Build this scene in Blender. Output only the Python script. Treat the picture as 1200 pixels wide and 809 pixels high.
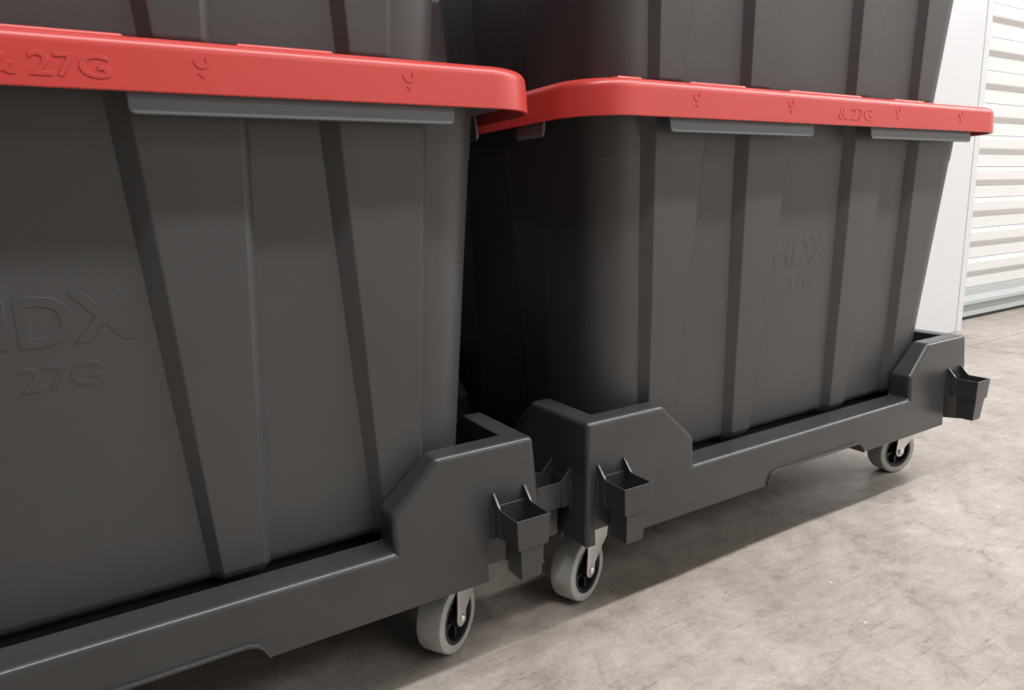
import bpy, bmesh, math, random
from mathutils import Vector, Matrix

for o in list(bpy.data.objects):
    bpy.data.objects.remove(o, do_unlink=True)
S = bpy.context.scene
C = S.collection
PI = math.pi
random.seed(4)

# ------------------------------------------------------------------ camera
cam = bpy.data.cameras.new('camera')
cam.sensor_width = 36.0
cam.sensor_fit = 'HORIZONTAL'
cam.lens = 820.11 * 36.0 / 1200.0
cam.clip_start = 0.02
co = bpy.data.objects.new('camera', cam)
C.objects.link(co)
r_ = Vector((0.85173279, -0.52316537, -0.0291419))
u_ = Vector((0.12981302, 0.15680376, 0.97906137))
f_ = Vector((0.50764144, 0.83768167, -0.20146858))
M = Matrix.Identity(4)
for i in range(3):
    M[i][0], M[i][1], M[i][2] = r_[i], u_[i], -f_[i]
M.translation = (-0.41312, -0.54222, 0.46508)
co.matrix_world = M
S.camera = co

# ------------------------------------------------------------------ world, light, exposure
w = bpy.data.worlds.new('world')
S.world = w
w.use_nodes = True
w.node_tree.nodes['Background'].inputs[0].default_value = (0.93, 0.96, 1.0, 1)
w.node_tree.nodes['Background'].inputs[1].default_value = 0.10


def area_light(name, loc, sx, sy, watts, col, rot=(0, 0, 0)):
    d = bpy.data.lights.new(name, 'AREA')
    d.shape = 'RECTANGLE'
    d.size, d.size_y = sx, sy
    d.energy = watts
    d.color = col
    o = bpy.data.objects.new(name, d)
    o.location = loc
    o.rotation_euler = rot
    C.objects.link(o)
    return o


# the long ceiling strip over the aisle
area_light('ceiling_strip_light', (3.9, -0.90, 2.72), 10.2, 0.14, 490, (1.0, 0.985, 0.975))
# added unseen soft fill over the far side, to brighten the tote fronts
area_light('tote_fill_light', (4.6, -3.0, 2.72), 8.8, 0.9, 220, (1.0, 0.985, 0.975))

S.view_settings.view_transform = 'Standard'
S.view_settings.look = 'None'
S.view_settings.gamma = 1.0
S.view_settings.use_curve_mapping = False
S.view_settings.exposure = -0.78


# ------------------------------------------------------------------ materials
def mat(name, col, rough=0.5, metal=0.0, spec=0.5, bump=None, var=None):
    """bump=(scale, strength, distance); var=(scale, amount)"""
    m = bpy.data.materials.new(name)
    m.use_nodes = True
    nt = m.node_tree
    b = nt.nodes['Principled BSDF']
    b.inputs['Base Color'].default_value = (*col, 1)
    b.inputs['Roughness'].default_value = rough
    b.inputs['Metallic'].default_value = metal
    b.inputs['Specular IOR Level'].default_value = spec
    tc = nt.nodes.new('ShaderNodeTexCoord')
    if bump:
        n = nt.nodes.new('ShaderNodeTexNoise')
        n.inputs['Scale'].default_value = bump[0]
        n.inputs['Detail'].default_value = 3
        nt.links.new(tc.outputs['Object'], n.inputs['Vector'])
        bp = nt.nodes.new('ShaderNodeBump')
        bp.inputs['Strength'].default_value = bump[1]
        bp.inputs['Distance'].default_value = bump[2]
        nt.links.new(n.outputs['Fac'], bp.inputs['Height'])
        nt.links.new(bp.outputs['Normal'], b.inputs['Normal'])
    if var:
        n = nt.nodes.new('ShaderNodeTexNoise')
        n.inputs['Scale'].default_value = var[0]
        n.inputs['Detail'].default_value = 5
        nt.links.new(tc.outputs['Object'], n.inputs['Vector'])
        rp = nt.nodes.new('ShaderNodeValToRGB')
        a = var[1]
        rp.color_ramp.elements[0].position = 0.3
        rp.color_ramp.elements[1].position = 0.7
        rp.color_ramp.elements[0].color = (*[c * (1 - a) for c in col], 1)
        rp.color_ramp.elements[1].color = (*[c * (1 + a) for c in col], 1)
        nt.links.new(n.outputs['Fac'], rp.inputs['Fac'])
        nt.links.new(rp.outputs['Color'], b.inputs['Base Color'])
    return m


TOTE = mat('black_tote_plastic', (0.058, 0.0575, 0.058), 0.40, bump=(900, 0.12, 0.0006), var=(9, 0.06))
RIM = mat('tote_plastic_lit', (0.115, 0.123, 0.127), 0.40, bump=(900, 0.08, 0.0005))  # tote plastic again, the stronger light on rim and lips put into the colour
DOLLY = mat('black_dolly_plastic', (0.042, 0.0418, 0.042), 0.30, bump=(700, 0.12, 0.0006), var=(14, 0.10))
RED = mat('red_lid_plastic', (0.53, 0.049, 0.042), 0.34, bump=(500, 0.06, 0.0005), var=(6, 0.04))
RUBBER = mat('grey_wheel_rubber', (0.40, 0.405, 0.39), 0.5, bump=(250, 0.12, 0.0005), var=(60, 0.12))
HUB = mat('black_hub_plastic', (0.018, 0.018, 0.019), 0.35)
ZINC = mat('zinc_plated_steel', (0.72, 0.72, 0.70), 0.32, metal=0.75, var=(80, 0.06))
WHITE = mat('white_painted_steel', (0.60, 0.61, 0.625), 0.30, bump=(7, 0.25, 0.004))
DOORW = mat('white_door_steel', (0.66, 0.66, 0.655), 0.32)
BARG = mat('pale_grey_bar', (0.42, 0.45, 0.445), 0.40)
SEAL = mat('black_rubber_seal', (0.02, 0.02, 0.02), 0.7)
DECKING = mat('grey_metal_decking', (0.22, 0.22, 0.22), 0.6)
PLASTER = mat('white_ceiling_paint', (0.78, 0.78, 0.77), 0.8)


def concrete():
    m = bpy.data.materials.new('sealed_concrete')
    m.use_nodes = True
    nt = m.node_tree
    L = nt.links.new
    b = nt.nodes['Principled BSDF']
    tc = nt.nodes.new('ShaderNodeTexCoord')
    P = tc.outputs['Object']

    def noise(scale, detail, rough=0.55, dist=0.0, vec=P):
        n = nt.nodes.new('ShaderNodeTexNoise')
        n.inputs['Scale'].default_value = scale
        n.inputs['Detail'].default_value = detail
        n.inputs['Roughness'].default_value = rough
        n.inputs['Distortion'].default_value = dist
        L(vec, n.inputs['Vector'])
        return n.outputs['Fac']

    def ramp(fac, stops):
        rp = nt.nodes.new('ShaderNodeValToRGB')
        e = rp.color_ramp.elements
        while len(e) < len(stops):
            e.new(0.5)
        for k, (p, c) in enumerate(stops):
            e[k].position = p
            e[k].color = (*c, 1) if len(c) == 3 else c
        L(fac, rp.inputs['Fac'])
        return rp.outputs['Color']

    def mix(kind, fac, a, bb):
        mx = nt.nodes.new('ShaderNodeMix')
        mx.data_type = 'RGBA'
        mx.blend_type = kind
        if isinstance(fac, float):
            mx.inputs[0].default_value = fac
        else:
            L(fac, mx.inputs[0])
        for s, v in ((6, a), (7, bb)):
            if isinstance(v, tuple):
                mx.inputs[s].default_value = (*v, 1)
            else:
                L(v, mx.inputs[s])
        return mx.outputs[2]

    def g(v):
        return (v, v, v)
    base = ramp(noise(2.6, 10, 0.66, 0.4), [(0.30, (0.33, 0.285, 0.245)), (0.5, (0.445, 0.395, 0.35)), (0.70, (0.53, 0.48, 0.435))])
    blot = ramp(noise(17, 12, 0.78, 0.6), [(0.34, g(0.55)), (0.45, g(0.88)), (0.54, g(1.0)), (0.66, g(1.18))])
    c = mix('MULTIPLY', 0.9, base, blot)
    mp = nt.nodes.new('ShaderNodeMapping')
    mp.inputs['Rotation'].default_value = (0, 0, 0.45)
    mp.inputs['Scale'].default_value = (1, 3.2, 1)
    L(P, mp.inputs['Vector'])
    sweep = ramp(noise(22, 8, 0.75, 0.4, mp.outputs['Vector']), [(0.34, g(0.78)), (0.5, g(1.0)), (0.7, g(1.10))])
    c = mix('MULTIPLY', 0.7, c, sweep)
    grain = ramp(noise(210, 5, 0.75), [(0.3, g(0.80)), (0.6, g(1.06))])
    c = mix('MULTIPLY', 0.7, c, grain)
    # thin broken scuffs and scratches
    for rot, sc, th in ((0.65, (3.0, 110, 1), 0.675), (-0.5, (6, 150, 1), 0.655), (1.9, (5.0, 130, 1), 0.655)):
        mp = nt.nodes.new('ShaderNodeMapping')
        mp.inputs['Rotation'].default_value = (0, 0, rot)
        mp.inputs['Scale'].default_value = sc
        mp.inputs['Location'].default_value = (rot * 3, th, 0)
        L(P, mp.inputs['Vector'])
        sN = ramp(noise(1.6, 4, 0.6, 0.6, mp.outputs['Vector']), [(th - 0.03, g(0)), (th + 0.04, g(0.8))])
        br = ramp(noise(120, 4, 0.7), [(0.42, g(0.15)), (0.6, g(1))])
        sN = mix('MULTIPLY', 1.0, sN, br)
        c = mix('MIX', sN, c, (0.20, 0.17, 0.145))
    # small dark pits
    v = nt.nodes.new('ShaderNodeTexVoronoi')
    v.inputs['Scale'].default_value = 34
    L(P, v.inputs['Vector'])
    pit = ramp(v.outputs['Distance'], [(0.05, g(1)), (0.10, g(0))])
    pit = mix('MULTIPLY', 1.0, pit, ramp(noise(7, 3), [(0.55, g(0)), (0.60, g(0.8))]))
    c = mix('MIX', pit, c, (0.16, 0.14, 0.12))
    # pale chips
    v = nt.nodes.new('ShaderNodeTexVoronoi')
    v.inputs['Scale'].default_value = 26
    L(P, v.inputs['Vector'])
    chip = ramp(v.outputs['Distance'], [(0.05, g(1)), (0.085, g(0))])
    gate = ramp(noise(5, 3), [(0.56, g(0)), (0.60, g(1))])
    chip = mix('MULTIPLY', 1.0, chip, gate)
    c = mix('MIX', chip, c, (0.68, 0.62, 0.53))
    L(c, b.inputs['Base Color'])
    rr = ramp(noise(7, 6, 0.6), [(0.3, g(0.30)), (0.7, g(0.50))])
    L(rr, b.inputs['Roughness'])
    b.inputs['Specular IOR Level'].default_value = 0.45
    bp = nt.nodes.new('ShaderNodeBump')
    bp.inputs['Strength'].default_value = 0.18
    bp.inputs['Distance'].default_value = 0.002
    L(noise(60, 6, 0.6), bp.inputs['Height'])
    L(bp.outputs['Normal'], b.inputs['Normal'])
    return m


CONC = concrete()


# ------------------------------------------------------------------ helpers
def mesh_obj(name, bm, m, parent=None, sharp=35, bevel=None, weighted=True, seg=3):
    me = bpy.data.meshes.new(name)
    bmesh.ops.recalc_face_normals(bm, faces=bm.faces)
    bm.to_mesh(me)
    bm.free()
    me.materials.append(m)
    for p in me.polygons:
        p.use_smooth = True
    o = bpy.data.objects.new(name, me)
    C.objects.link(o)
    if parent:
        o.parent = parent
    if bevel:
        md = o.modifiers.new('bevel', 'BEVEL')
        md.width = bevel
        md.segments = seg
        md.limit_method = 'ANGLE'
        md.angle_limit = math.radians(28)
        md.harden_normals = True
    else:
        me.set_sharp_from_angle(angle=math.radians(sharp))
        if weighted:
            md = o.modifiers.new('normals', 'WEIGHTED_NORMAL')
            md.keep_sharp = True
    return o


def empty(name, loc=(0, 0, 0), parent=None):
    o = bpy.data.objects.new(name, None)
    o.empty_display_size = 0.05
    o.location = loc
    C.objects.link(o)
    if parent:
        o.parent = parent
    return o


def tag(o, label, cat, group=None):
    o['label'] = label
    o['category'] = cat
    if group:
        o['group'] = group


def box(bm, x0, x1, y0, y1, z0, z1):
    v = [bm.verts.new(p) for p in ((x0, y0, z0), (x1, y0, z0), (x1, y1, z0), (x0, y1, z0),
                                   (x0, y0, z1), (x1, y0, z1), (x1, y1, z1), (x0, y1, z1))]
    for q in ((3, 2, 1, 0), (4, 5, 6, 7), (0, 1, 5, 4), (1, 2, 6, 5), (2, 3, 7, 6), (3, 0, 4, 7)):
        bm.faces.new([v[i] for i in q])


def prism(bm, poly, d, axis):
    """poly of 2-D points extruded along axis by the interval d"""
    def mk(p, t):
        return {'x': (t, p[0], p[1]), 'y': (p[0], t, p[1]), 'z': (p[0], p[1], t)}[axis]
    a = [bm.verts.new(mk(p, d[0])) for p in poly]
    b = [bm.verts.new(mk(p, d[1])) for p in poly]
    n = len(poly)
    bm.faces.new(a)
    bm.faces.new(list(reversed(b)))
    for i in range(n):
        j = (i + 1) % n
        bm.faces.new((a[i], a[j], b[j], b[i]))


def loft(bm, rings, cap0=True, cap1=True):
    R = [[bm.verts.new(p) for p in ring] for ring in rings]
    n = len(rings[0])
    for a, b in zip(R, R[1:]):
        for i in range(n):
            j = (i + 1) % n
            bm.faces.new((a[i], a[j], b[j], b[i]))
    if cap0:
        bm.faces.new(list(reversed(R[0])))
    if cap1:
        bm.faces.new(R[-1])


def rrect(cx, cy, hx, hy, r, z, n=10):
    out = []
    for qx, qy, a0 in ((1, -1, -PI / 2), (1, 1, 0), (-1, 1, PI / 2), (-1, -1, PI)):
        for k in range(n + 1):
            a = a0 + PI / 2 * k / n
            out.append((cx + qx * (hx - r) + r * math.cos(a), cy + qy * (hy - r) + r * math.sin(a), z))
    return out


def lathe_y(bm, prof, n=40):
    """closed profile of (radius, y) turned round the Y axis"""
    rings = []
    for k in range(n):
        a = 2 * PI * k / n
        rings.append([bm.verts.new((r * math.cos(a), y, r * math.sin(a))) for r, y in prof])
    m = len(prof)
    for k in range(n):
        A, B = rings[k], rings[(k + 1) % n]
        for i in range(m):
            j = (i + 1) % m
            bm.faces.new((A[i], A[j], B[j], B[i]))


def text_mesh(s, height, width=None, depth=0.0008, heavy=0.0):
    cu = bpy.data.curves.new('lettering', 'FONT')
    cu.body = s
    cu.size = 1.0
    cu.extrude = 0.02
    cu.offset = heavy
    cu.resolution_u = 4
    cu.bevel_depth = 0.018
    cu.bevel_resolution = 1
    t = bpy.data.objects.new('lettering', cu)
    C.objects.link(t)
    bpy.context.view_layer.update()
    me = bpy.data.meshes.new_from_object(t.evaluated_get(bpy.context.evaluated_depsgraph_get()))
    bpy.data.objects.remove(t, do_unlink=True)
    xs = [v.co.x for v in me.vertices]
    ys = [v.co.y for v in me.vertices]
    zs = [v.co.z for v in me.vertices]
    sy = height / (max(ys) - min(ys))
    sx = width / (max(xs) - min(xs)) if width else sy
    for v in me.vertices:      # text plane -> XZ plane facing -Y, origin at lower left
        x, y, z = v.co
        v.co = ((x - min(xs)) * sx, -(z - min(zs)) / (max(zs) - min(zs)) * depth if max(zs) > min(zs) else 0, (y - min(ys)) * sy)
    return me


# ------------------------------------------------------------------ setting
def structure(o):
    o['kind'] = 'structure'
    return o


JX, JY, GAP = 1.812, 0.497, 0.0025
bm = bmesh.new()
box(bm, -4, 10, -4.4, 1.2, -0.10, -0.012)
floor = structure(mesh_obj('floor', bm, CONC))
for x0, x1, y0, y1 in ((-4, JX - GAP, -4.4, 1.2), (JX + GAP, 10, -4.4, JY - GAP), (JX + GAP, 10, JY + GAP, 1.2)):
    bm = bmesh.new()
    box(bm, x0, x1, y0, y1, -0.012, 0)
    mesh_obj('slab', bm, CONC, floor, bevel=0.0015, seg=2)

bm = bmesh.new()
box(bm, -4, 2.036, 0.632, 1.0, 0, 2.75)
wb = structure(mesh_obj('wall_back', bm, WHITE, bevel=0.003))
bm = bmesh.new()
box(bm, 2.006, 2.0385, 0.6295, 0.72, 0.0, 2.75)
tr = structure(mesh_obj('trim_1', bm, WHITE, bevel=0.002))
for (x, z) in ((2.020, 0.030), (2.020, 0.9)):
    bm = bmesh.new()
    bmesh.ops.create_uvsphere(bm, u_segments=10, v_segments=6, radius=0.0035)
    s = mesh_obj('screw_head', bm, ZINC, tr)
    s.location = (x, 0.6295, z)
    s.scale = (1, 0.5, 1)

# roll-up door: corrugated slats, bottom bar, seal
DX0, DX1, DY = 2.03, 4.6, 0.728
door = structure(empty('door_1', (DX0, DY, 0)))
bm = bmesh.new()
pz = 0.1045
prof = [(0.0, 0.0), (0.0, 0.045), (-0.015, 0.060), (-0.015, 0.094), (0.0, pz), (0.012, pz), (0.012, 0.0)]
prism(bm, prof, (0, DX1 - DX0), 'x')
slat0 = mesh_obj('slat', bm, DOORW, door, bevel=0.004, seg=2)
slat0.location = (0, 0, 0.115)
for k in range(1, 25):
    s = slat0.copy()
    C.objects.link(s)
    s.parent = door
    s.location = (0, 0, 0.115 + k * pz)
bm = bmesh.new()
prism(bm, [(0.0, 0.012), (-0.006, 0.012), (-0.006, 0.052), (-0.024, 0.060), (-0.024, 0.074), (-0.004, 0.086), (-0.004, 0.115), (0.02, 0.115), (0.02, 0.012)],
      (0, DX1 - DX0), 'x')
mesh_obj('bottom_bar', bm, BARG, door, bevel=0.002, seg=2)
bm = bmesh.new()
box(bm, 0, DX1 - DX0, -0.002, 0.016, 0.0, 0.012)
mesh_obj('rubber_seal', bm, SEAL, door)

bm = bmesh.new()
box(bm, DX1, 10, 0.632, 1.0, 0, 2.75)
structure(mesh_obj('wall_back.001', bm, WHITE))
bm = bmesh.new()
box(bm, -0.3, 10, -4.5, -4.4, 0, 2.75)
structure(mesh_obj('wall_front', bm, PLASTER))
bm = bmesh.new()
box(bm, 10, 10.1, -4.5, 1.0, 0, 2.75)
structure(mesh_obj('wall_right', bm, PLASTER))
bm = bmesh.new()
box(bm, -4, 10, -4.5, 1.0, 2.75, 2.85)
structure(mesh_obj('ceiling', bm, DECKING))

# ------------------------------------------------------------------ storage tote (origin at lower left front of its dolly, floor level)
CX, CY = 0.380, 0.240
Z0, Z1 = 0.165, 0.538


def lerp(a, b, t):
    return a + (b - a) * t


def tote_ring(z, inset=0.0, extra=0.0):
    t = (z - Z0) / (Z1 - Z0)
    hx = lerp(0.3205, 0.3415, t) - inset + extra
    hy = CY - lerp(0.0500, 0.0195, t) - inset + extra
    r = 0.046
    # ribs on a side: (s0, s1, s2, s3) relative to the side's middle
    def ribs(cs, wt, wb, st, sb, d, drift):
        out = []
        for c, dr in zip(cs, drift):
            c = c + dr * (1 - t)
            hw = lerp(wb, wt, t)
            s = lerp(sb, st, t)
            out += [(c - hw - .0035, 0), (c - hw - .0035 + s, d * 0.95), (c - hw - .0035 + s * 1.2, d), (c + hw - 0.0075, d), (c + hw - 0.0036, d * .74), (c + hw - .0012, d * .36), (c + hw + 0.0003, 0)]
        return out
    d = 0.0090
    F = ribs((-0.245, -0.105, 0.092, 0.236), 0.0445, 0.0225, 0.0125, 0.009, d, (0.004, 0.006, 0.010, 0.010))
    E = ribs((-0.086, 0.086), 0.050, 0.036, 0.024, 0.020, 0.0045, (0.004, 0.004))
    pts = []
    n = 10

    def arc(cx, cy, a0):
        for k in range(n + 1):
            a = a0 + PI / 2 * k / n
            pts.append((cx + r * math.cos(a), cy + r * math.sin(a), z))
    arc(CX - hx + r, CY - hy + r, PI)
    for s, q in F:
        pts.append((CX + s, CY - hy - q, z))
    arc(CX + hx - r, CY - hy + r, -PI / 2)
    for s, q in E:
        pts.append((CX + hx + q, CY + s, z))
    arc(CX + hx - r, CY + hy - r, 0)
    for s, q in reversed(F):
        pts.append((CX + s, CY + hy + q, z))
    arc(CX - hx + r, CY + hy - r, PI / 2)
    for s, q in reversed(E):
        pts.append((CX - hx - q, CY + s, z))
    return pts


def face_y(z):
    return lerp(0.0500, 0.0195, (z - Z0) / (Z1 - Z0))


def make_tote():
    t = empty('storage_tote')
    bm = bmesh.new()
    rings = [tote_ring(0.150, 0.020), tote_ring(0.158, 0.018), tote_ring(0.1595, 0.009), tote_ring(0.1615, 0.004), tote_ring(0.165, 0.0012), tote_ring(0.169)]
    rings += [tote_ring(z) for z in (0.25, 0.34, 0.43, 0.503)]
    rings += [tote_ring(0.5045, 0, 0.0006), tote_ring(0.5515, 0, 0.0006)]
    loft(bm, rings, True, False)
    mesh_obj('body', bm, TOTE, t, sharp=27)
    # rim under the lid with its hanging lips
    bm = bmesh.new()
    a = rrect(CX, CY, 0.338, 0.217, 0.045, 0.551)
    b = rrect(CX, CY, 0.379, 0.2475, 0.052, 0.551)
    b2 = rrect(CX, CY, 0.379, 0.2475, 0.052, 0.556)
    a2 = rrect(CX, CY, 0.338, 0.217, 0.045, 0.556)
    loft(bm, [a, b, b2, a2, a], False, False)
    bmesh.ops.remove_doubles(bm, verts=bm.verts, dist=1e-6)
    mesh_obj('rim', bm, RIM, t, sharp=35)

    def lip(x0, x1, ang):
        """hanging plate between x0 and x1 of a side; ang turns it round the tote's middle"""
        bm = bmesh.new()
        half = 0.2475 if ang in (0, PI) else 0.379
        zt, zb_, rr = 0.552, 0.5275, 0.005
        poly = [(x0, zt), (x0, zb_ + rr)]
        for k in range(1, 5):
            a_ = PI + PI / 2 * k / 4
            poly.append((x0 + rr + rr * math.cos(a_), zb_ + rr + rr * math.sin(a_)))
        for k in range(0, 4):
            a_ = 1.5 * PI + PI / 2 * k / 4
            poly.append((x1 - rr + rr * math.cos(a_), zb_ + rr + rr * math.sin(a_)))
        poly += [(x1, zb_ + rr), (x1, zt)]
        n = len(poly)
        F_ = [bm.verts.new((x, -half - 0.001 - (zt - z) * 0.10, z)) for x, z in poly]
        B_ = [bm.verts.new((x, -half + 0.0025 - (zt - z) * 0.10, z)) for x, z in poly]
        bm.faces.new(F_)
        bm.faces.new(list(reversed(B_)))
        for i in range(n):
            j = (i + 1) % n
            bm.faces.new((F_[i], F_[j], B_[j], B_[i]))
        bmesh.ops.rotate(bm, verts=bm.verts, cent=(0, 0, 0), matrix=Matrix.Rotation(ang, 3, 'Z'))
        bmesh.ops.translate(bm, verts=bm.verts, vec=(CX, CY, 0))
        o = mesh_obj('rim_lip', bm, RIM, t, bevel=0.0012, seg=2)
        o['label'] = 'smooth lip hanging from the rim, brighter light painted into its colour'
    for ang in (0, PI):
        lip(-0.280, -0.055, ang)
        lip(0.056, 0.293, ang)
    lip(-0.130, -0.085, PI / 2)
    lip(0.125, 0.175, PI / 2)
    lip(-0.175, -0.125, -PI / 2)
    lip(0.125, 0.175, -PI / 2)
    # raised words on both long sides
    tilt = math.atan2(0.0305, Z1 - Z0)
    for me, x, z in ((HDX_ME, 0.318, 0.375), (G27_ME, 0.350, 0.343)):
        for back in (0, 1):
            o = bpy.data.objects.new('raised_lettering', me)
            C.objects.link(o)
            o.parent = t
            y = face_y(z) + 0.0001
            if not back:
                o.location = (x, y, z)
                o.rotation_euler = (tilt, 0, 0)
            else:
                o.location = (2 * CX - x, 2 * CY - y, z)
                o.rotation_euler = (tilt, 0, PI)
    make_lid(t)
    return t


HDX_ME = text_mesh('HDX', 0.036, 0.108, 0.0004, 0.012)
HDX_ME.materials.append(TOTE)
G27_ME = text_mesh('27G', 0.019, 0.050, 0.00035)
G27_ME.materials.append(TOTE)
LID_ME = text_mesh('& 27G', 0.0145, 0.066, 0.0004)
LID_ME.materials.append(RED)


def emblem_mesh():
    """hook-shaped arc over a small downward triangle"""
    bm = bmesh.new()
    n = 12
    R, tw, d = 0.0050, 0.0010, 0.0005
    o_, i_ = [], []
    for k in range(n + 1):
        a = PI * 0.95 + (2.25 * PI - PI * 0.95) * k / n
        o_.append((R * math.cos(a), R * math.sin(a)))
        i_.append(((R - 2 * tw) * math.cos(a), (R - 2 * tw) * math.sin(a)))
    for k in range(n):
        prism(bm, [o_[k], o_[k + 1], i_[k + 1], i_[k]], (-d, 0.0004), 'y')
    tb = bmesh.new()
    prism(tb, [(-0.0028, -0.0078), (0.0028, -0.0078), (0, -0.0112)], (-d, 0.0004), 'y')
    bmesh.ops.recalc_face_normals(tb, faces=tb.faces)
    tm = bpy.data.meshes.new('arrow_tip')
    tb.to_mesh(tm)
    tb.free()
    tm.materials.append(RED)
    bmesh.ops.remove_doubles(bm, verts=bm.verts, dist=1e-6)
    bmesh.ops.recalc_face_normals(bm, faces=bm.faces)
    me = bpy.data.meshes.new('arrow_emblem')
    bm.to_mesh(me)
    bm.free()
    me.materials.append(RED)
    return me, tm


EMB_ME, TIP_ME = emblem_mesh()
LX, LY = 0.387, 0.2555


def make_lid(t):
    bm = bmesh.new()
    def rr(ins, z):
        return rrect(CX, CY, LX - ins, LY - ins, 0.058 - ins * 0.8, z, 14)
    rings = [rr(0.0042, 0.567), rr(0.0036, 0.5415), rr(0.0008, 0.5410), rr(0.0000, 0.5418), rr(0.0014, 0.567)]
    for k in range(1, 7):
        a = PI / 2 * k / 6
        rings.append(rr(0.0014 + 0.009 * (1 - math.cos(a)), 0.567 + 0.009 * math.sin(a)))
    rings += [rr(0.014, 0.5762), rr(0.044, 0.5762), rr(0.047, 0.574), rr(0.049, 0.5700)]
    loft(bm, rings, True, True)
    # raised pads just inside the edge
    pads = []
    def pad(x0, x1, y0, y1):
        z0, z1, k = 0.575, 0.5806, 0.004
        a = [(x0, y0, z0), (x1, y0, z0), (x1, y1, z0), (x0, y1, z0)]
        b = [(x0 + k, y0 + k * .6, z1), (x1 - k, y0 + k * .6, z1), (x1 - k, y1 - k * .6, z1), (x0 + k, y1 - k * .6, z1)]
        pb = bmesh.new()
        loft(pb, [a, b], True, True)
        pads.append(pb)
    for ya, yb in ((0.006, 0.026), (2 * CY - 0.026, 2 * CY - 0.006)):
        for xa, xb in ((0.045, 0.082), (0.142, 0.232), (0.301, 0.443), (0.508, 0.584)):
            pad(xa, xb, ya, yb)
    for xa, xb in ((0.015, 0.032), (0.728, 0.745)):
        for ya, yb in ((0.10, 0.19), (0.29, 0.38)):
            pad(xa, xb, ya, yb)
    lid = mesh_obj('lid', bm, RED, t, sharp=40)
    for pb in pads:
        mesh_obj('raised_pad', pb, RED, lid, bevel=0.001, seg=2)
    lid['label'] = 'red snap-on lid with a rounded edge'
    for back in (0, 1):
        rz = PI if back else 0
        def place(name, me, x, z):
            o = bpy.data.objects.new(name, me)
            C.objects.link(o)
            o.parent = lid
            y = CY - LY + 0.0014 * (z - 0.5418) / 0.0252 - 0.00005
            o.location = (x, y, z) if not back else (2 * CX - x, 2 * CY - y, z)
            o.rotation_euler = (-0.05, 0, rz)
        place('raised_lettering', LID_ME, 0.3625, 0.5475)
        for x in (0.132, 0.277, 0.483, 0.6325):
            place('hook_emblem', EMB_ME, x, 0.5625)
            place('arrow_tip', TIP_ME, x, 0.5625)


def copy_tree(o, parent=None):
    c = o.copy()
    C.objects.link(c)
    c.parent = parent
    for ch in list(o.children):
        copy_tree(ch, c)
    return c


# ------------------------------------------------------------------ wheeled dolly
LD, DD, WT = 0.760, 0.480, 0.038
ZB, ZT, ZR, ZS = 0.1045, 0.2385, 0.1605, 0.1945


NP = ((0, 0), (0.005, 0.009), (0.009, 0.0130), (0.016, 0.0155))


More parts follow.
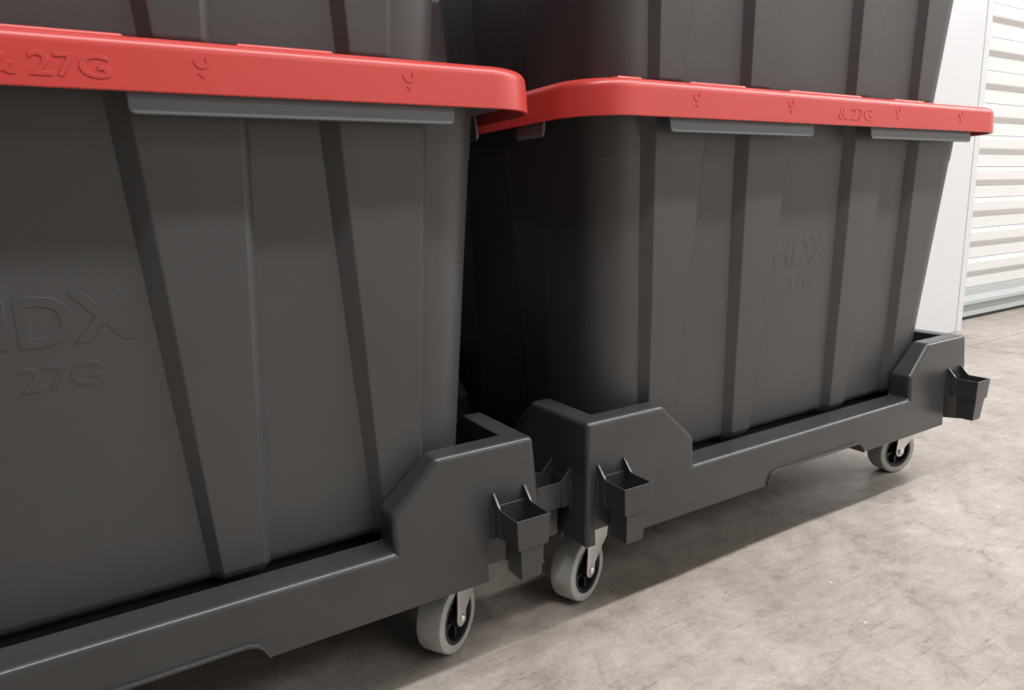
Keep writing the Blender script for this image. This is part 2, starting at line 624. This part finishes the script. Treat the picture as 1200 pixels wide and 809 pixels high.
def dolly_frame(parent):
    bm = bmesh.new()
    bw = bm.edges.layers.float.new('bevel_weight_edge')

    def e(z):
        return max(0.0, (z - ZB) / (ZT - ZB)) * 0.007

    def profile(L, a, b, notch, pockets):
        """outline of one wall seen from outside, s along the wall"""
        p = [(0, ZB)]
        bot = [(s0, s1, 'p') for s0, s1 in pockets] + ([(notch[0], notch[1], 'n')] if notch else [])
        for s0, s1, k in sorted(bot):
            if k == 'p':
                p += [(s0, ZB), (s0, 0.148), (s1, 0.148), (s1, ZB)]
            else:
                p += [(s0 + q, ZB + h) for q, h in NP] + [(s1 - q, ZB + h) for q, h in reversed(NP)]
        p += [(L, ZB), (L, ZT), (L - a, ZT), (L - b, ZS), (L - b, ZR), (b, ZR), (b, ZS), (a, ZT), (0, ZT)]
        return p

    def wall(L, D, prof, xf):
        outer, inner = [], []
        for s, z in prof:
            q = e(z)
            so = q if s == 0 else (L - q if s == L else s)
            wi = WT - max(0.0, (z - ZR) / (ZT - ZR)) * 0.007
            si = wi if s == 0 else (L - wi if s == L else min(max(s, WT + .0015), L - WT - .0015))
            outer.append(bm.verts.new(xf(so, q, z)))
            inner.append(bm.verts.new(xf(si, wi, z)))
        n = len(prof)
        bm.faces.new(outer)
        bm.faces.new(list(reversed(inner)))
        for i in range(n):
            j = (i + 1) % n
            mitre = (prof[i][0] == prof[j][0]) and prof[i][0] in (0, L)
            if not mitre:              # a mitred end joins the next wall
                bm.faces.new((outer[i], inner[i], inner[j], outer[j]))
            top = min(prof[i][1], prof[j][1]) > ZB + 0.05 and prof[i][1] + prof[j][1] > 0.3
            bm.edges.get((outer[i], outer[j]))[bw] = 1.0 if (top or mitre) else 0.12
            bm.edges.get((inner[i], inner[j]))[bw] = 0.35 if top else 0.0
            if top and not mitre:
                for k in (i, j):
                    ed = bm.edges.get((outer[k], inner[k]))
                    if ed and prof[k][0] not in (0, L):
                        ed[bw] = 0.6
    Pl = profile(LD, 0.1125, 0.1590, (0.283, 0.4875), [(0.0115, 0.052), (LD - 0.066, LD - 0.012)])
    Pe = profile(DD, 0.112, 0.158, (0.19, 0.29), [])
    wall(LD, DD, Pl, lambda s, q, z: (s, q, z))
    wall(LD, DD, Pl, lambda s, q, z: (LD - s, DD - q, z))
    wall(DD, LD, Pe, lambda s, q, z: (LD - q, s, z))
    wall(DD, LD, Pe, lambda s, q, z: (q, DD - s, z))
    bmesh.ops.remove_doubles(bm, verts=bm.verts, dist=2e-5)
    o = mesh_obj('frame', bm, DOLLY, parent, bevel=0.0055, seg=4)
    o.modifiers['bevel'].limit_method = 'WEIGHT'
    o.modifiers['bevel'].use_clamp_overlap = False
    # thin raised lip along the hand notch, front and back
    path = [(0.283 + q, ZB + h) for q, h in NP] + [(0.4875 - q, ZB + h) for q, h in reversed(NP)]
    for back in (0, 1):
        bm = bmesh.new()
        rings = []
        for s, z in path:
            q = [(s, -0.0022, z + 0.0028), (s, -0.0022, z - 0.0002), (s, 0.003, z - 0.0002), (s, 0.003, z + 0.0028)]
            rings.append(q if not back else [(LD - a, DD - b_, c_) for a, b_, c_ in q])
        loft(bm, rings)
        mesh_obj('notch_lip', bm, DOLLY, parent, bevel=0.0007, seg=2)
    # backs of the pockets under the tool holders
    def plate(*q):
        bm = bmesh.new()
        box(bm, *q)
        mesh_obj('pocket_back', bm, DOLLY, parent)
    for s0, s1 in ((0.0115, 0.052), (LD - 0.066, LD - 0.012)):
        plate(s0 - .003, s1 + .003, 0.027, 0.030, ZB + .001, 0.151)
        plate(LD - s1 - .003, LD - s0 + .003, DD - 0.030, DD - 0.027, ZB + .001, 0.151)
    # deck carrying the tote, with its ribs and caster pads
    bm = bmesh.new()
    box(bm, WT - .002, LD - WT + .002, WT - .002, DD - WT + .002, 0.136, 0.150)
    mesh_obj('deck', bm, DOLLY, parent)
    return o


def cup(bm, t0, t1, b0, b1, yf, yb, yf2, zt, zb_, th):
    """open topped tapered bucket; t0..t1 x range on top, b0..b1 at the bottom, yf front on top, yf2 front at the bottom"""
    A = [(t0, yb, zt), (t0, yf, zt), (t1, yf, zt), (t1, yb, zt)]
    B = [(b0, yb, zb_), (b0, yf2, zb_), (b1, yf2, zb_), (b1, yb, zb_)]
    Ai = [(t0 + th, yb - th, zt), (t0 + th, yf + th, zt), (t1 - th, yf + th, zt), (t1 - th, yb - th, zt)]
    Bi = [(b0 + th, yb - th, zb_ + th), (b0 + th, yf2 + th, zb_ + th), (b1 - th, yf2 + th, zb_ + th), (b1 - th, yb - th, zb_ + th)]
    loft(bm, [B, A, Ai, Bi], True, True)


def make_holder(parent):
    """tool holder on the plane y = 0 facing -Y, centred on x = 0"""
    bm = bmesh.new()
    th = 0.0017
    cup(bm, -0.0185, 0.0185, -0.0165, 0.0165, -0.0440, -0.0015, -0.0425, 0.1795, 0.1495, th)
    h = mesh_obj('tool_holder', bm, DOLLY, parent, bevel=0.0006, seg=2)
    bm = bmesh.new()
    cup(bm, -0.0135, 0.0125, -0.0115, 0.0105, -0.0415, -0.0140, -0.0385, 0.1500, 0.1165, th)
    mesh_obj('lower_socket', bm, DOLLY, h, bevel=0.0006, seg=2)
    for s in (-1, 1):
        x = s * 0.0175
        bm = bmesh.new()
        prism(bm, [(0.004, 0.1925), (0.004, 0.150), (-0.013, 0.150), (-0.013, 0.1805), (-0.0115, 0.1815), (-0.0012, 0.1925)], (x - 0.0013, x + 0.0013), 'x')
        mesh_obj('fin', bm, DOLLY, h, bevel=0.0006, seg=2)
        bm = bmesh.new()
        prism(bm, [(0.006, 0.1785), (0.006, 0.1465), (-0.0035, 0.1465), (-0.0035, 0.1785)],
              ((x - 0.004, x + 0.0005) if s < 0 else (x - 0.0005, x + 0.004)), 'x')
        mesh_obj('flange', bm, DOLLY, h, bevel=0.0006, seg=2)
    return h


def make_caster(parent):
    """origin on the floor under the kingpin, wheel trailing to -X"""
    c = empty('caster', (0, 0, 0), parent)
    ox, R, hw = -0.028, 0.038, 0.0150
    def at(o, y=0.0):
        o.location = (ox, y, R)
        return o
    bm = bmesh.new()
    lathe_y(bm, [(0.0275, -hw + .0005), (0.0345, -hw), (0.0368, -hw + 0.0012), (0.0378, -hw + 0.004), (R, 0), (0.0378, hw - 0.004), (0.0368, hw - 0.0012), (0.0345, hw), (0.0275, hw - .0005)], 56)
    at(mesh_obj('wheel_tread', bm, RUBBER, c, sharp=40))
    bm = bmesh.new()
    h = hw - 0.0003
    lathe_y(bm, [(0.0278, -h), (0.0278, h), (0.0240, h), (0.0222, h - 0.004), (0.0215, 0.004), (0.0095, 0.004), (0.0088, hw + .001), (0.002, hw + .001),
                 (0.002, -hw - .001), (0.0088, -hw - .001), (0.0095, -0.004), (0.0215, -0.004), (0.0222, -h + 0.004), (0.0240, -h)], 48)
    at(mesh_obj('wheel_hub', bm, HUB, c, sharp=35))
    bm = bmesh.new()
    for k in range(5):
        m_ = Matrix.Rotation(2 * PI * k / 5 + 0.4, 4, 'Y')
        n0 = len(bm.verts)
        box(bm, 0.007, 0.0232, -hw + .004, hw - .004, -0.0016, 0.0016)
        bm.verts.ensure_lookup_table()
        bmesh.ops.transform(bm, matrix=m_, verts=bm.verts[n0:])
    o = at(mesh_obj('hub_spokes', bm, HUB, c, sharp=35))
    o['kind'] = 'stuff'
    for s in (-1, 1):
        bm = bmesh.new()
        poly = []
        for k in range(9):          # round foot about the axle
            a = PI + PI * k / 8
            poly.append((ox + 0.0085 * math.cos(a), R + 0.0085 * math.sin(a)))
        poly += [(ox + 0.0095, R + 0.006), (-0.006, 0.055), (0.010, 0.067), (0.018, 0.098), (-0.030, 0.098)]
        y0 = s * (hw + 0.0018)
        prism(bm, poly, (min(y0, y0 + s * .0022), max(y0, y0 + s * .0022)), 'y')
        mesh_obj('fork_leg', bm, ZINC, c, bevel=0.0006, seg=2)
        bm = bmesh.new()
        bmesh.ops.create_uvsphere(bm, u_segments=18, v_segments=10, radius=0.0052, matrix=Matrix.Translation((0, s * (hw + 0.0042), 0)) @ Matrix.Diagonal((1, .62, 1, 1)))
        at(mesh_obj('axle_bolt', bm, ZINC, c, sharp=35))
    bm = bmesh.new()
    box(bm, -0.022, 0.017, -hw - .004, hw + .004, 0.0955, 0.0982)
    mesh_obj('fork_crown', bm, ZINC, c, bevel=0.0006, seg=2)
    bm = bmesh.new()
    box(bm, -0.027, 0.027, -0.024, 0.024, 0.1005, 0.1036)
    mesh_obj('swivel_plate', bm, ZINC, c, sharp=30)
    bm = bmesh.new()
    bmesh.ops.create_cone(bm, cap_ends=True, segments=24, radius1=0.0150, radius2=0.0150, depth=0.004, matrix=Matrix.Translation((0, 0, 0.0993)))
    mesh_obj('swivel_race', bm, ZINC, c, sharp=30)
    return c


def make_dolly():
    t = empty('wheeled_dolly')
    dolly_frame(t)
    # pads between deck and casters
    for x in (0.067, LD - 0.058):
        for y in (0.083, DD - 0.083):
            bm = bmesh.new()
            box(bm, x - .036, x + .036, y - .034, y + .034, 0.1036, 0.137)
            mesh_obj('caster_pad', bm, DOLLY, t, bevel=0.002)
    h0 = make_holder(t)
    h0.location = (0.036, 0.004, 0)
    for x, y, rz in ((LD - 0.039, 0.004, 0), (LD - 0.036, DD - 0.004, PI), (0.039, DD - 0.004, PI), (0.004, 0.050, -PI / 2), (LD - 0.004, DD - 0.050, PI / 2)):
        h = copy_tree(h0, t)
        h.location = (x, y, -0.009 if abs(abs(rz) - PI / 2) < .1 else 0)
        h.rotation_euler = (0, 0, rz)
    return t


def add_casters(d, spots):
    first = None
    for x, y, a in spots:
        c = make_caster(d) if CAST[0] is None else copy_tree(CAST[0], d)
        CAST[0] = CAST[0] or c
        c.location = (x, y, 0)
        c.rotation_euler = (0, 0, math.radians(a))


CAST = [None]
PITCH = 0.8111
dl = make_dolly()
dr = copy_tree(dl)
add_casters(dl, [(0.702, 0.085, 33), (0.067, 0.083, 20), (0.702, DD - 0.083, -15), (0.067, DD - 0.083, 150)])
add_casters(dr, [(0.067, 0.083, 22), (0.735, 0.080, -11), (0.702, DD - 0.083, 12), (0.067, DD - 0.083, 40)])
dl.location = (-PITCH, 0.001, 0)
tag(dl, 'black plastic dolly on grey casters, nearer of the two, its left end outside the photo', 'dolly', 'dollies under the tote stacks')
tag(dr, 'black plastic dolly on grey casters, farther of the two, whole front with both ends showing', 'dolly', 'dollies under the tote stacks')

t0 = make_tote()
t0.location = (-PITCH, 0.001, 0)
tag(t0, 'dark grey tote with red lid standing in the nearer dolly, lower left', 'tote', 'stacked storage totes')
G = 'stacked storage totes'
for loc, lab in (((0, 0, 0), 'dark grey ribbed tote with red lid standing in the farther dolly, lower right'),
                 ((-PITCH - 0.004, -0.002, 0.420), 'dark grey tote stacked on the nearer red lid, at top left'),
                 ((0.007, -0.004, 0.420), 'dark grey tote on top of the farther red lid, beside the white wall')):
    t = copy_tree(t0)
    t.location = loc
    tag(t, lab, 'tote', G)
